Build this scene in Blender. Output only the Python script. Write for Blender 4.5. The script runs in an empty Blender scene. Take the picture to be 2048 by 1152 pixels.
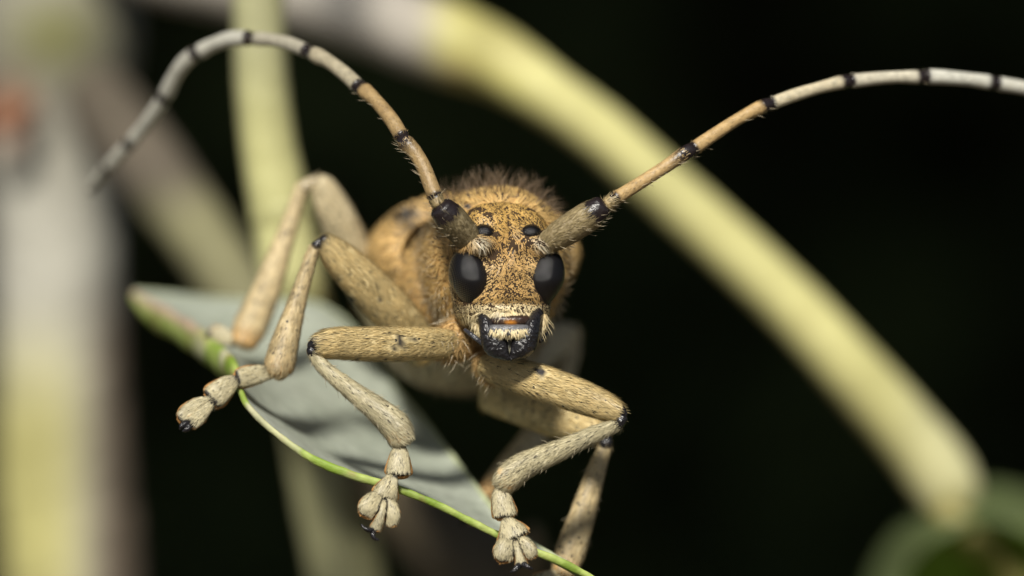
# Longhorn beetle on a leaf, macro photograph.   1 Blender unit = 1 cm.
import bpy, math
import numpy as np
from mathutils import Vector

rng = np.random.default_rng(7)
scene = bpy.context.scene
scene.unit_settings.system = 'METRIC'
scene.unit_settings.scale_length = 0.01

# ------------------------------------------------------------------ camera
CAM_D = 22.0                 # cm from the lens to the beetle's face
FRAME_W = 4.4                # cm across the frame at that distance
U = FRAME_W / 2048.0         # cm for one photo pixel at the face
cam_d = bpy.data.cameras.new('camera')
cam_d.sensor_width = 36.0
cam_d.lens = 36.0 * CAM_D / FRAME_W
cam_d.clip_start = 0.5
cam_d.clip_end = 20000
cam_d.dof.use_dof = True
cam_d.dof.focus_distance = CAM_D + 0.0
APERTURE_R = 0.44            # cm, radius of the lens opening
cam_d.dof.aperture_fstop = (cam_d.lens * 1e-3) / (2 * APERTURE_R)
cam = bpy.data.objects.new('camera', cam_d)
scene.collection.objects.link(cam)
cam.location = (0, -CAM_D, 0)
cam.rotation_euler = (math.radians(90), 0, 0)
scene.camera = cam

# ------------------------------------------------------------------ sky, sun, exposure
SUN = Vector((-0.13, -0.76, 0.63)).normalized()
world = bpy.data.worlds.new('World')
scene.world = world
world.use_nodes = True
wn = world.node_tree
bg = wn.nodes['Background']
sky = wn.nodes.new('ShaderNodeTexSky')
sky.sky_type = 'NISHITA'
sky.sun_disc = False
sky.sun_elevation = math.asin(SUN.z)
sky.sun_rotation = math.atan2(SUN.x, SUN.y)
wn.links.new(sky.outputs[0], bg.inputs['Color'])
bg.inputs['Strength'].default_value = 0.05
sun_d = bpy.data.lights.new('sun', 'SUN')
sun_d.energy = 5.0
sun_d.angle = math.radians(8)
sun_d.color = (1.0, 0.95, 0.86)
sun = bpy.data.objects.new('sun', sun_d)
scene.collection.objects.link(sun)
sun.rotation_euler = (-SUN).to_track_quat('-Z', 'Y').to_euler()
sun.location = SUN * 300
scene.view_settings.view_transform = 'Standard'
scene.view_settings.look = 'None'
scene.view_settings.gamma = 1
scene.view_settings.use_curve_mapping = False
scene.view_settings.exposure = 0.32
try:
    scene.cycles.use_denoising = True
    scene.cycles.max_bounces = 8
    scene.cycles.sample_clamp_indirect = 6
except Exception:
    pass

# ------------------------------------------------------------------ helpers
def P(px, py, y=0.0):
    """photo pixel at depth y (cm behind the face) -> point"""
    k = U * (CAM_D + y) / CAM_D
    return np.array([(px - 1024) * k, y, (576 - py) * k])

def unit(v):
    v = np.asarray(v, float)
    return v / np.maximum(np.linalg.norm(v, axis=-1, keepdims=True), 1e-12)

def _hash(i, seed):
    h = np.sin(i[:, 0] * 127.1 + i[:, 1] * 311.7 + i[:, 2] * 74.7 + seed * 13.71) * 43758.5453
    return h - np.floor(h)

def vnoise(p, freq, seed=0):
    """value noise 0..1 (freq: cells per cm)"""
    q = np.asarray(p, float) * freq
    i = np.floor(q); f = q - i; u = f * f * (3 - 2 * f)
    out = 0
    for dx in (0, 1):
        for dy in (0, 1):
            for dz in (0, 1):
                w = (u[:, 0] if dx else 1 - u[:, 0]) * (u[:, 1] if dy else 1 - u[:, 1]) * (u[:, 2] if dz else 1 - u[:, 2])
                out = out + w * _hash(i + np.array([dx, dy, dz]), seed)
    return out

def fbm(p, freq, seed=0):
    return (vnoise(p, freq, seed) * .55 + vnoise(p, freq * 2.1, seed + 3) * .3 + vnoise(p, freq * 4.3, seed + 6) * .15)

def sstep(a, b, x):
    t = np.clip((np.asarray(x, float) - a) / (b - a), 0, 1)
    return t * t * (3 - 2 * t)

def mixc(a, b, t):
    a = np.asarray(a, float); b = np.asarray(b, float); t = np.asarray(t, float)[:, None]
    return a * (1 - t) + b * t

def catmull(C, per):
    C = np.asarray(C, float)
    n = len(C)
    E = np.vstack([2 * C[0] - C[1], C, 2 * C[-1] - C[-2]])
    out = []
    for i in range(n - 1):
        p0, p1, p2, p3 = E[i:i + 4]
        for t in np.linspace(0, 1, per, endpoint=False):
            out.append(.5 * ((2 * p1) + (-p0 + p2) * t + (2 * p0 - 5 * p1 + 4 * p2 - p3) * t * t + (-p0 + 3 * p1 - 3 * p2 + p3) * t ** 3))
    out.append(C[-1])
    return np.array(out)

def wloc(o):
    q = np.zeros(3)
    while o is not None:
        q = q + np.array(o.location); o = o.parent
    return q

MATS = {}
def put(name, V, F, mat, parent=None, col=None, smooth=True):
    """link one mesh object; V are world points; col: per-vertex rgba (a = gloss)"""
    V = np.asarray(V, float)
    org = wloc(parent)
    me = bpy.data.meshes.new(name)
    me.from_pydata((V - org).tolist(), [], [tuple(map(int, f)) for f in F])
    if col is not None:
        col = np.asarray(col, float)
        if col.shape[1] == 3:
            col = np.hstack([col, np.zeros((len(col), 1))])
        a = me.color_attributes.new('col', 'FLOAT_COLOR', 'POINT')
        a.data.foreach_set('color', col.astype(np.float32).ravel())
    if smooth:
        me.polygons.foreach_set('use_smooth', [True] * len(me.polygons))
    me.materials.append(MATS[mat])
    me.update()
    o = bpy.data.objects.new(name, me)
    scene.collection.objects.link(o)
    if parent is not None:
        o.parent = parent
    return o

def empty(name, loc=(0, 0, 0), parent=None):
    o = bpy.data.objects.new(name, None)
    scene.collection.objects.link(o)
    o.empty_display_size = .1
    if parent is not None:
        o.parent = parent
        loc = np.asarray(loc, float) - wloc(parent)
    o.location = tuple(map(float, loc))
    return o

def tag(o, label=None, cat=None, group=None, kind=None):
    if label: o['label'] = label
    if cat: o['category'] = cat
    if group: o['group'] = group
    if kind: o['kind'] = kind
    return o

def loft(ctrl, ref=(0, -1, 0), n=20, per=6, power=2.0, cap=(.8, .8), wob=0.0, seed=0):
    """ctrl rows: x,y,z, ra, rb (cm).  ra lies across, rb along ref.  Returns V, F, u (0..1 along), th"""
    C = catmull(ctrl, per)
    p = C[:, :3]; ra = np.maximum(C[:, 3], 1e-4); rb = np.maximum(C[:, 4], 1e-4)
    t = unit(np.gradient(p, axis=0))
    L = np.concatenate([[0], np.cumsum(np.linalg.norm(np.diff(p, axis=0), axis=1))])
    k = 5
    rows = []
    for a in np.linspace(0, math.pi / 2, k, endpoint=False)[1:]:
        rows.append((p[0] - t[0] * cap[0] * ra[0] * math.cos(a), ra[0] * math.sin(a), rb[0] * math.sin(a), t[0], 0.0))
    for i in range(len(p)):
        rows.append((p[i], ra[i], rb[i], t[i], L[i] / L[-1]))
    for a in np.linspace(math.pi / 2, 0, k, endpoint=False)[1:]:
        rows.append((p[-1] + t[-1] * cap[1] * ra[-1] * math.cos(a), ra[-1] * math.sin(a), rb[-1] * math.sin(a), t[-1], 1.0))
    ref = np.asarray(ref, float)
    th = np.linspace(0, 2 * math.pi, n, endpoint=False)
    c, s = np.cos(th), np.sin(th)
    e = 2.0 / power
    cx = np.sign(c) * np.abs(c) ** e; sx = np.sign(s) * np.abs(s) ** e
    V, uu, tt = [], [], []
    for (q, a_, b_, tg, u_) in rows:
        b = ref - tg * np.dot(ref, tg)
        b = b / max(np.linalg.norm(b), 1e-9)
        a = np.cross(b, tg)
        V.append(q + np.outer(cx * a_, a) + np.outer(sx * b_, b)); uu.append(np.full(n, u_)); tt.append(th)
    V = np.vstack(V); uu = np.concatenate(uu); tt = np.concatenate(tt)
    if wob:
        ax = np.repeat(np.array([r[0] for r in rows]), n, axis=0)
        rad = V - ax
        V = ax + rad * (1 + wob * (fbm(V, 1.0 / max(ra.max() * 1.2, 1e-4), seed)[:, None] - .5) * 2)
    m = len(rows)
    F = []
    for i in range(m - 1):
        for j in range(n):
            j2 = (j + 1) % n
            F.append((i * n + j, i * n + j2, (i + 1) * n + j2, (i + 1) * n + j))
    i0 = len(V); V = np.vstack([V, rows[0][0] - rows[0][3] * cap[0] * ra[0] * .05, rows[-1][0] + rows[-1][3] * cap[1] * ra[-1] * .05])
    for j in range(n):
        F.append((i0, (j + 1) % n, j)); F.append((i0 + 1, (m - 1) * n + j, (m - 1) * n + (j + 1) % n))
    uu = np.concatenate([uu, [0, 1]]); tt = np.concatenate([tt, [0, 0]])
    return V, F, uu, tt

def px_ctrl(rows, flat=.85):
    """rows (px,py,y,half thickness px[,half depth px]) -> loft rows in cm"""
    out = []
    for r in rows:
        q = P(r[0], r[1], r[2]); k = U * (CAM_D + r[2]) / CAM_D
        out.append([*q, r[3] * k, (r[4] if len(r) > 4 else r[3] * flat) * k])
    return out

def surf(o):
    """points, triangles and normals of a mesh object in world space"""
    me = o.data
    me.calc_loop_triangles()
    V = np.zeros(len(me.vertices) * 3); me.vertices.foreach_get('co', V); V = V.reshape(-1, 3)
    N = np.zeros(len(me.vertices) * 3); me.vertices.foreach_get('normal', N); N = N.reshape(-1, 3)
    T = np.zeros(len(me.loop_triangles) * 3, int); me.loop_triangles.foreach_get('vertices', T); T = T.reshape(-1, 3)
    return V + wloc(o), T, N

def sample(src, count):
    V, T, N = src
    A = np.linalg.norm(np.cross(V[T[:, 1]] - V[T[:, 0]], V[T[:, 2]] - V[T[:, 0]]), axis=1)
    i = rng.choice(len(T), count, p=A / A.sum())
    a, b = rng.random(count), rng.random(count)
    sw = a + b > 1; a[sw] = 1 - a[sw]; b[sw] = 1 - b[sw]
    w = np.stack([1 - a - b, a, b], 1)[:, :, None]
    return (V[T[i]] * w).sum(1), unit((N[T[i]] * w).sum(1))

STRIP = [(0, 1, 3, 2), (2, 3, 4)]
ROUND = [(0, 1, 4, 3), (1, 2, 5, 4), (2, 0, 3, 5), (3, 4, 6), (4, 5, 6), (5, 3, 6)]
class Hair:
    """collects hairs, then builds them as one mesh"""
    def __init__(s): s.V = []; s.F = []; s.C = []; s.n = 0
    def add(s, p, n, d, L, w, lift, col, droop=.6, rnd=False, curl=None):
        m = len(p)
        if m == 0: return
        L = np.broadcast_to(np.asarray(L, float), (m,)); w = np.broadcast_to(np.asarray(w, float), (m,))
        lift = np.broadcast_to(np.asarray(lift, float), (m,))
        d = unit(d - n * (d * n).sum(1, keepdims=True))
        d1 = d * np.cos(lift)[:, None] + n * np.sin(lift)[:, None]
        l2 = lift * droop
        d2 = d * np.cos(l2)[:, None] + n * np.sin(l2)[:, None]
        if curl is not None: d2 = unit(d2 + curl)
        p0 = p - n * (w * .3)[:, None]
        p1 = p0 + d1 * (L * .5)[:, None]; p2 = p1 + d2 * (L * .5)[:, None]
        side = unit(np.cross(d1, n)); W = (w * .5)[:, None]
        if not rnd:
            pts = np.stack([p0 - side * W, p0 + side * W, p1 - side * W * .85, p1 + side * W * .85, p2], 1); tpl = STRIP
        else:
            up = unit(np.cross(side, d1))
            tri = [(0., 1.), (-.87, -.5), (.87, -.5)]
            pts = np.stack([p0 + (side * a + up * b) * W for a, b in tri] + [p1 + (side * a + up * b) * W * .75 for a, b in tri] + [p2], 1); tpl = ROUND
        k = pts.shape[1]
        base = s.n + np.arange(m)[:, None] * k
        for f in tpl:
            s.F.append((base + np.array(f)[None, :]).astype(np.int32))
        s.V.append(pts.reshape(-1, 3)); s.n += m * k
        col = np.broadcast_to(np.asarray(col, float), (m, 3))
        s.C.append(np.repeat(col, k, axis=0))
    def build(s, name, parent, mat='hair'):
        V = np.vstack(s.V); C = np.vstack(s.C)
        V = V - wloc(parent)
        me = bpy.data.meshes.new(name)
        loops = np.concatenate([f.ravel() for f in s.F])
        tot = np.concatenate([np.full(len(f), f.shape[1]) for f in s.F])
        st = np.concatenate([[0], np.cumsum(tot)[:-1]])
        me.vertices.add(len(V)); me.vertices.foreach_set('co', V.astype(np.float32).ravel())
        me.loops.add(len(loops)); me.loops.foreach_set('vertex_index', loops.astype(np.int32))
        me.polygons.add(len(tot)); me.polygons.foreach_set('loop_start', st.astype(np.int32))
        me.polygons.foreach_set('loop_total', tot.astype(np.int32))
        me.polygons.foreach_set('use_smooth', np.ones(len(tot), bool))
        me.update(calc_edges=True)
        a = me.color_attributes.new('col', 'FLOAT_COLOR', 'POINT')
        a.data.foreach_set('color', np.hstack([C, np.ones((len(C), 1))]).astype(np.float32).ravel())
        me.materials.append(MATS[mat])
        o = bpy.data.objects.new(name, me); scene.collection.objects.link(o); o.parent = parent
        o['kind'] = 'stuff'
        return o

# ------------------------------------------------------------------ materials
def newmat(name):
    m = bpy.data.materials.new(name); m.use_nodes = True
    nt = m.node_tree
    return m, nt, nt.nodes['Principled BSDF'], nt.nodes['Material Output']

def N_(nt, t, **kw):
    n = nt.nodes.new(t)
    for k, v in kw.items(): setattr(n, k, v)
    return n

def attr_mat(name, rough, gloss_rough, nscale, namp, bump=.3, bscale=None, transl=0.0, spec=.4, speck=0.0, speck_scale=60, coat=0.0):
    m, nt, b, out = newmat(name)
    at = N_(nt, 'ShaderNodeAttribute', attribute_name='col')
    tc = N_(nt, 'ShaderNodeTexCoord')
    nz = N_(nt, 'ShaderNodeTexNoise'); nz.inputs['Scale'].default_value = nscale; nz.inputs['Detail'].default_value = 5
    nt.links.new(tc.outputs['Object'], nz.inputs['Vector'])
    mr = N_(nt, 'ShaderNodeMapRange'); mr.inputs['From Min'].default_value = .3; mr.inputs['From Max'].default_value = .7
    mr.inputs['To Min'].default_value = 1 - namp; mr.inputs['To Max'].default_value = 1 + namp
    nt.links.new(nz.outputs['Fac'], mr.inputs['Value'])
    mul = N_(nt, 'ShaderNodeVectorMath', operation='SCALE')
    nt.links.new(at.outputs['Color'], mul.inputs[0]); nt.links.new(mr.outputs['Result'], mul.inputs['Scale'])
    colout = mul.outputs[0]
    if speck > 0:
        vz = N_(nt, 'ShaderNodeTexVoronoi'); vz.inputs['Scale'].default_value = speck_scale
        nt.links.new(tc.outputs['Object'], vz.inputs['Vector'])
        n2 = N_(nt, 'ShaderNodeTexNoise'); n2.inputs['Scale'].default_value = speck_scale * .3
        nt.links.new(tc.outputs['Object'], n2.inputs['Vector'])
        sm = N_(nt, 'ShaderNodeMath', operation='MULTIPLY'); nt.links.new(n2.outputs['Fac'], sm.inputs[0]); sm.inputs[1].default_value = speck
        lt = N_(nt, 'ShaderNodeMath', operation='LESS_THAN'); nt.links.new(vz.outputs['Distance'], lt.inputs[0]); nt.links.new(sm.outputs[0], lt.inputs[1])
        mx = N_(nt, 'ShaderNodeMix', data_type='RGBA'); nt.links.new(lt.outputs[0], mx.inputs['Factor'])
        nt.links.new(colout, mx.inputs['A']); mx.inputs['B'].default_value = (.012, .010, .009, 1)
        colout = mx.outputs['Result']
    nt.links.new(colout, b.inputs['Base Color'])
    rr = N_(nt, 'ShaderNodeMapRange'); nt.links.new(at.outputs['Alpha'], rr.inputs['Value'])
    rr.inputs['To Min'].default_value = rough; rr.inputs['To Max'].default_value = gloss_rough
    nt.links.new(rr.outputs['Result'], b.inputs['Roughness'])
    b.inputs['Specular IOR Level'].default_value = spec
    if bump:
        bn = N_(nt, 'ShaderNodeTexNoise'); bn.inputs['Scale'].default_value = bscale or nscale * 2; bn.inputs['Detail'].default_value = 4
        nt.links.new(tc.outputs['Object'], bn.inputs['Vector'])
        bm = N_(nt, 'ShaderNodeBump'); bm.inputs['Strength'].default_value = bump; bm.inputs['Distance'].default_value = .6 / (bscale or nscale * 2)
        nt.links.new(bn.outputs['Fac'], bm.inputs['Height']); nt.links.new(bm.outputs['Normal'], b.inputs['Normal'])
    if transl:
        tr = N_(nt, 'ShaderNodeBsdfTranslucent'); nt.links.new(colout, tr.inputs['Color'])
        ms = N_(nt, 'ShaderNodeMixShader'); ms.inputs[0].default_value = transl
        nt.links.new(b.outputs[0], ms.inputs[1]); nt.links.new(tr.outputs[0], ms.inputs[2]); nt.links.new(ms.outputs[0], out.inputs['Surface'])
    MATS[name] = m
    return m

attr_mat('cuticle', .62, .22, 30, .25, bump=.35, bscale=70, speck=.42, speck_scale=30)
attr_mat('antenna', .5, .27, 40, .18, bump=.45, bscale=70)
attr_mat('face', .85, .6, 40, .2, bump=.4, bscale=90, spec=.15)
attr_mat('shiny_black', .3, .2, 50, .3, bump=.9, bscale=60, spec=.45)
attr_mat('hair', .42, .42, 20, .12, bump=0, transl=.3)
attr_mat('leaf_blade', .6, .3, 16, .16, bump=.35, bscale=60, transl=.22)
attr_mat('bark', .75, .5, 1.6, .2, bump=.4, bscale=5)
attr_mat('green_stem', .55, .35, 2.5, .1, bump=.2, bscale=9)
attr_mat('thicket_leaf', .7, .5, .2, .3, bump=0, spec=.1)
attr_mat('soil', .95, .9, .05, .4, bump=.5, bscale=.4)

def eye_material():
    m, nt, b, out = newmat('eye')
    b.inputs['Base Color'].default_value = (.006, .0055, .006, 1)
    b.inputs['Roughness'].default_value = .24
    b.inputs['Specular IOR Level'].default_value = .4
    at = N_(nt, 'ShaderNodeAttribute', attribute_name='col')      # facet coordinates
    acc = None
    for k in range(3):
        a = math.radians(60 * k + 12)
        d = N_(nt, 'ShaderNodeVectorMath', operation='DOT_PRODUCT')
        nt.links.new(at.outputs['Vector'], d.inputs[0]); d.inputs[1].default_value = (math.cos(a), math.sin(a), 0)
        c = N_(nt, 'ShaderNodeMath', operation='COSINE'); nt.links.new(d.outputs['Value'], c.inputs[0])
        if acc is None: acc = c
        else:
            s = N_(nt, 'ShaderNodeMath', operation='ADD'); nt.links.new(acc.outputs[0], s.inputs[0]); nt.links.new(c.outputs[0], s.inputs[1]); acc = s
    bm = N_(nt, 'ShaderNodeBump'); bm.inputs['Strength'].default_value = .6; bm.inputs['Distance'].default_value = .0007
    nt.links.new(acc.outputs[0], bm.inputs['Height']); nt.links.new(bm.outputs['Normal'], b.inputs['Normal'])
    MATS['eye'] = m
eye_material()

# ------------------------------------------------------------------ the setting: ground, and thicket shaded by an added canopy
GZ = -60.0
g = 4000.0
o = put('ground', [(-g, -g, GZ), (g, -g, GZ), (g, g, GZ), (-g, g, GZ)], [(0, 1, 2, 3)], 'soil', col=[(.06, .045, .03, 0)] * 4, smooth=False)
tag(o, kind='structure')

def leaf_cloud(C, size, V, F, col, base):
    """add pointed oval leaves (six triangles) at centres C"""
    m = len(C)
    d = unit(rng.normal(size=(m, 3))); nrm = unit(rng.normal(size=(m, 3)) + np.array([0, -.5, .8]))
    d = unit(d - nrm * (d * nrm).sum(1, keepdims=True)); s = np.cross(nrm, d)
    L = (size * rng.uniform(.6, 1.3, m))[:, None]; W = L * .32
    pts = np.stack([C - d * L, C - d * L * .3 - s * W, C - d * L * .3 + s * W, C + d * L * .35 - s * W * .9, C + d * L * .35 + s * W * .9, C + d * L, C + nrm * L * -.08], 1)
    k = 7
    b = base + np.arange(m)[:, None] * k
    V.append(pts.reshape(-1, 3))
    for f in ((0, 2, 6), (0, 6, 1), (1, 6, 3), (2, 4, 6), (6, 4, 5), (6, 5, 3)):
        F.append(b + np.array(f)[None, :])
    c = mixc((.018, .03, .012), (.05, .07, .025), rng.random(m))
    col.append(np.repeat(c, k, axis=0))
    return base + m * k

def thicket():
    V, F, col = [], [], []
    n = 0
    # upright mass behind, and an added canopy out of view that shades it
    m = 9000
    C = np.stack([rng.uniform(-170, 170, m), 150 + rng.normal(0, 7, m), rng.uniform(GZ, 75, m)], 1)
    C[:, 1] += 10 * (fbm(C, .03, 2) - .5) * 2
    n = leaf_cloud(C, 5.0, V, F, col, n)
    m = 12000
    C = np.stack([rng.uniform(-170, 170, m), rng.uniform(14, 165, m), 66 + rng.normal(0, 6, m)], 1)
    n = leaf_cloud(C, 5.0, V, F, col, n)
    V = np.vstack(V); col = np.vstack(col); F = np.vstack(F)
    # inner woody mass that closes the gaps
    gx, gz = 24, 14
    core = []
    for i in range(gx + 1):
        for j in range(gz + 1):
            core.append((-200 + 400 * i / gx, 168 + rng.normal(0, 3), GZ - 1 + (95 - GZ) * j / gz))
    cf = [(i * (gz + 1) + j, i * (gz + 1) + j + 1, (i + 1) * (gz + 1) + j + 1, (i + 1) * (gz + 1) + j) for i in range(gx) for j in range(gz)]
    top = []  # sheet closing the added canopy against sun and sky
    for i in range(gx + 1):
        for j in range(9):
            top.append((-200 + 400 * i / gx, 16 + 158 * j / 8, 72 + rng.normal(0, 2)))
    tf = [(i * 9 + j, i * 9 + j + 1, (i + 1) * 9 + j + 1, (i + 1) * 9 + j) for i in range(gx) for j in range(8)]
    b0 = len(V); V = np.vstack([V, core, top])
    F = [tuple(f) for f in F] + [tuple(b0 + k for k in f) for f in cf] + [tuple(b0 + len(core) + k for k in f) for f in tf]
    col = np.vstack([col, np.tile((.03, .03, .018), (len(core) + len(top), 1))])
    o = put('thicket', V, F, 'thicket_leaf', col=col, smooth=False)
    tag(o, 'dark dense thicket far behind the beetle, shaded by an added canopy out of view', 'thicket', kind='stuff')
thicket()

# ------------------------------------------------------------------ out-of-focus stems
def stem(name, rows, mat, colfn, parent=None, n=32, wob=.03, seed=0, flat=1.0, far=.9):
    rows = [(r[0], r[1], r[2] * far, *r[3:]) for r in rows]     # shoots stand well behind the beetle
    V, F, u, th = loft(px_ctrl(rows, flat), n=n, per=10, wob=wob, seed=seed, cap=(.3, .3))
    return put(name, V, F, mat, parent, colfn(V, u, th))

def pix_of(V):
    k = U * (CAM_D + V[:, 1]) / CAM_D
    return V[:, 0] / k + 1024, 576 - V[:, 2] / k

YG = (.56, .53, .21)          # yellow-green bark of young shoots
# thick main stem on the left
t = empty('main_stem', P(110, 16000, 6.75) * np.array([1, 1, 0]) + np.array([0, 0, GZ]))
tag(t, 'thick grey and olive main stem, very blurred, beside the vertical shoot', 'stem')
def c_trunk(V, u, th):
    x, y = pix_of(V)
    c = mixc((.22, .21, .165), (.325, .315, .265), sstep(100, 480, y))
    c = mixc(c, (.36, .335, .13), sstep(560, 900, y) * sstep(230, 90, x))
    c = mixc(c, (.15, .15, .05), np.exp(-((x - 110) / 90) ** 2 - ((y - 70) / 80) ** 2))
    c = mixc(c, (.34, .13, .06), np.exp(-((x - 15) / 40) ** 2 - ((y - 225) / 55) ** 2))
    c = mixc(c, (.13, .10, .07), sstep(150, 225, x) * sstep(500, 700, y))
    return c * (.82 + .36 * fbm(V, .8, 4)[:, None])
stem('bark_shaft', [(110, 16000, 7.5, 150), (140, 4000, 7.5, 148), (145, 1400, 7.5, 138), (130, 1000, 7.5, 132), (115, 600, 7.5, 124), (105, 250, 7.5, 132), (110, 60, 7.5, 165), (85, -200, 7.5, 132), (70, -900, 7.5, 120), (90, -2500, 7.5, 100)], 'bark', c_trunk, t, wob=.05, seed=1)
# pair of smaller pieces that belong to the main stem: a bud scar and a side spur
stem('bud_scar', [(60, 215, 6.95, 20), (20, 232, 6.75, 26), (-20, 250, 6.75, 18)], 'bark', lambda V, u, th: np.tile((.26, .11, .055), (len(V), 1)), t, wob=.15)

# the olive shoot leaning behind the antenna
t = empty('leaning_shoot', P(650, 900, 4.1))
tag(t, 'short olive brown shoot leaning away from the thick main stem behind the leaf', 'shoot')
def c_lean(V, u, th):
    x, y = pix_of(V)
    c = mixc((.085, .07, .05), (.155, .147, .075), sstep(330, 470, y - 1.2 * (x - 330)*0 + (x-330)*.25))
    return c * (.85 + .3 * fbm(V, 1.2, 8)[:, None])
stem('bark_shaft', [(190, 190, 7.2, 66), (262, 285, 6.2, 74), (335, 380, 5.6, 72), (420, 500, 5.2, 66), (500, 620, 4.9, 64), (590, 760, 4.7, 60), (650, 900, 4.6, 40)], 'bark', c_lean, t, wob=.05, seed=3)

# upright pale shoot behind the leaf
t = empty('upright_shoot', P(900, 2600, 4.2))
tag(t, 'pale yellow green upright shoot passing behind the leaf and the raised hind leg', 'shoot')
def c_up(V, u, th):
    x, y = pix_of(V)
    c = mixc((.31, .305, .165), (.37, .36, .165), sstep(50, 300, y))
    c = mixc(c, (.27, .265, .14), sstep(700, 900, y))
    return c * (.72 + .56 * fbm(V * np.array([1, 1, .18]), 3.5, 9)[:, None])
stem('bark_shaft', [(500, -900, 2.4, 50), (512, -300, 2.45, 51), (517, 0, 2.5, 52), (522, 150, 2.52, 53), (538, 300, 2.55, 56), (566, 450, 2.58, 62), (590, 590, 2.65, 66), (610, 690, 3.2, 69), (628, 790, 3.9, 72), (644, 880, 4.15, 73), (664, 1000, 4.2, 73), (692, 1152, 4.2, 73), (760, 1600, 4.2, 74), (900, 2600, 4.2, 76)], 'green_stem', c_up, t, wob=.03, seed=5, far=1.0)
stem('node_ring', [(558, 408, 2.57, 60), (562, 422, 2.57, 64), (566, 436, 2.58, 61)], 'green_stem', lambda V, u, th: np.tile((.33, .32, .145), (len(V), 1)), t, wob=.04, far=1.0)

# brown twig below the leaf
t = empty('brown_twig', P(1150, 1700, 3.4))
tag(t, 'dull brown twig in the shade right under the leaf', 'twig')
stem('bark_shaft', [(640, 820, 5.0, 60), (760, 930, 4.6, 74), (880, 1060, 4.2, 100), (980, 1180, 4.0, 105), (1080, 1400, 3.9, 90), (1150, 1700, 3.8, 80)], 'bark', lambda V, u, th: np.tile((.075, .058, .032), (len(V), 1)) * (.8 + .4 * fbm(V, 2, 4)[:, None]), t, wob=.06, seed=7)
stem('side_bud', [(1040, 1190, 3.9, 40), (1062, 1120, 3.7, 32), (1066, 1060, 3.6, 16)], 'bark', lambda V, u, th: np.tile((.10, .078, .042), (len(V), 1)), t, wob=.06)

# long diagonal branch with the green leaf at its lower end
t = empty('diagonal_branch', P(1940, 1010, 4.0))
tag(t, 'long diagonal branch, grey bark turning yellow green, ending at a green leaf', 'branch')
def c_diag(V, u, th):
    x, y = pix_of(V)
    old = mixc((.27, .245, .205), (.37, .345, .30), sstep(.2, .75, fbm(V, 1.4, 3)))
    c = mixc((.43, .40, .13), (.45, .425, .18), sstep(930, 1150, x))
    c = mixc(c, (.50, .48, .26), sstep(1750, 1900, x))
    c = mixc(c, (.28, .25, .10), sstep(.58, .75, fbm(V, 2.6, 15)) * .5)
    c = mixc(c, (.30, .22, .11), np.exp(-((x - 905) / 40) ** 2 - ((y - 140) / 26) ** 2) * .6)
    k = sstep(830, 930, x + 40 * (vnoise(V, 2.2, 8) - .5))
    return mixc(old, c, k) * (.86 + .28 * fbm(V, 1.6, 5)[:, None])
stem('bark_shaft', [(60, -190, 7.0, 60), (280, -75, 6.2, 62), (480, -26, 5.5, 64), (640, 6, 5.0, 68), (760, 38, 4.7, 76), (850, 68, 4.5, 82), (910, 90, 4.42, 80), (990, 122, 4.4, 70), (1050, 157, 4.35, 62), (1105, 194, 4.3, 57), (1200, 262, 4.3, 55), (1300, 350, 4.3, 55), (1400, 439, 4.3, 56), (1500, 530, 4.3, 57), (1600, 627, 4.3, 58), (1680, 715, 4.3, 60), (1756, 800, 4.35, 63), (1823, 876, 4.4, 65), (1877, 948, 4.45, 68), (1900, 990, 4.5, 62), (1915, 1030, 4.7, 36)], 'green_stem', c_diag, t, n=40, wob=.035, seed=11, far=.98)
# its leaf: a cupped blade, the rim turned to the light
def back_leaf(parent):
    cx, cy = 1978, 1300
    V, F, col = [], [], []
    nr, na = 26, 72
    for i in range(nr + 1):
        r = i / nr
        for j in range(na):
            a = 2 * math.pi * j / na
            px = cx + 268 * r * math.cos(a); py = cy - 336 * r * math.sin(a)
            y = 4.0 + .8 * (1 - min(r / .76, 1) ** 2.5) + (.75 * ((r - .76) / .24) ** 1.3 if r > .76 else 0)
            y += .12 * math.sin(5 * a + 1)
            V.append(P(px, py, y))
            col.append((.15, .23, .03) if r < .74 else (.085, .11, .04))
    for i in range(nr):
        for j in range(na):
            F.append((i * na + j, i * na + (j + 1) % na, (i + 1) * na + (j + 1) % na, (i + 1) * na + j))
    V = np.array(V); n0 = len(V)
    V2 = V + np.array([0, .05, 0]); F = F + [(a + n0, d + n0, c + n0, b + n0) for a, b, c, d in F]
    for j in range(na):
        a, b = nr * na + j, nr * na + (j + 1) % na
        F.append((a, b, b + n0, a + n0))
    lf = put('leaf', np.vstack([V, V2]), F, 'leaf_blade', parent, np.array(col + col))
    mid = stem('midrib', [(1888, 1015, 4.15, 34), (1925, 1058, 4.1, 34), (1985, 1112, 4.45, 32), (2050, 1170, 4.55, 30), (2130, 1260, 4.5, 20), (2200, 1360, 4.2, 10)], 'green_stem', lambda V, u, th: np.tile((.19, .17, .055), (len(V), 1)), lf, far=1.0)
    return lf
back_leaf(t)

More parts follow.
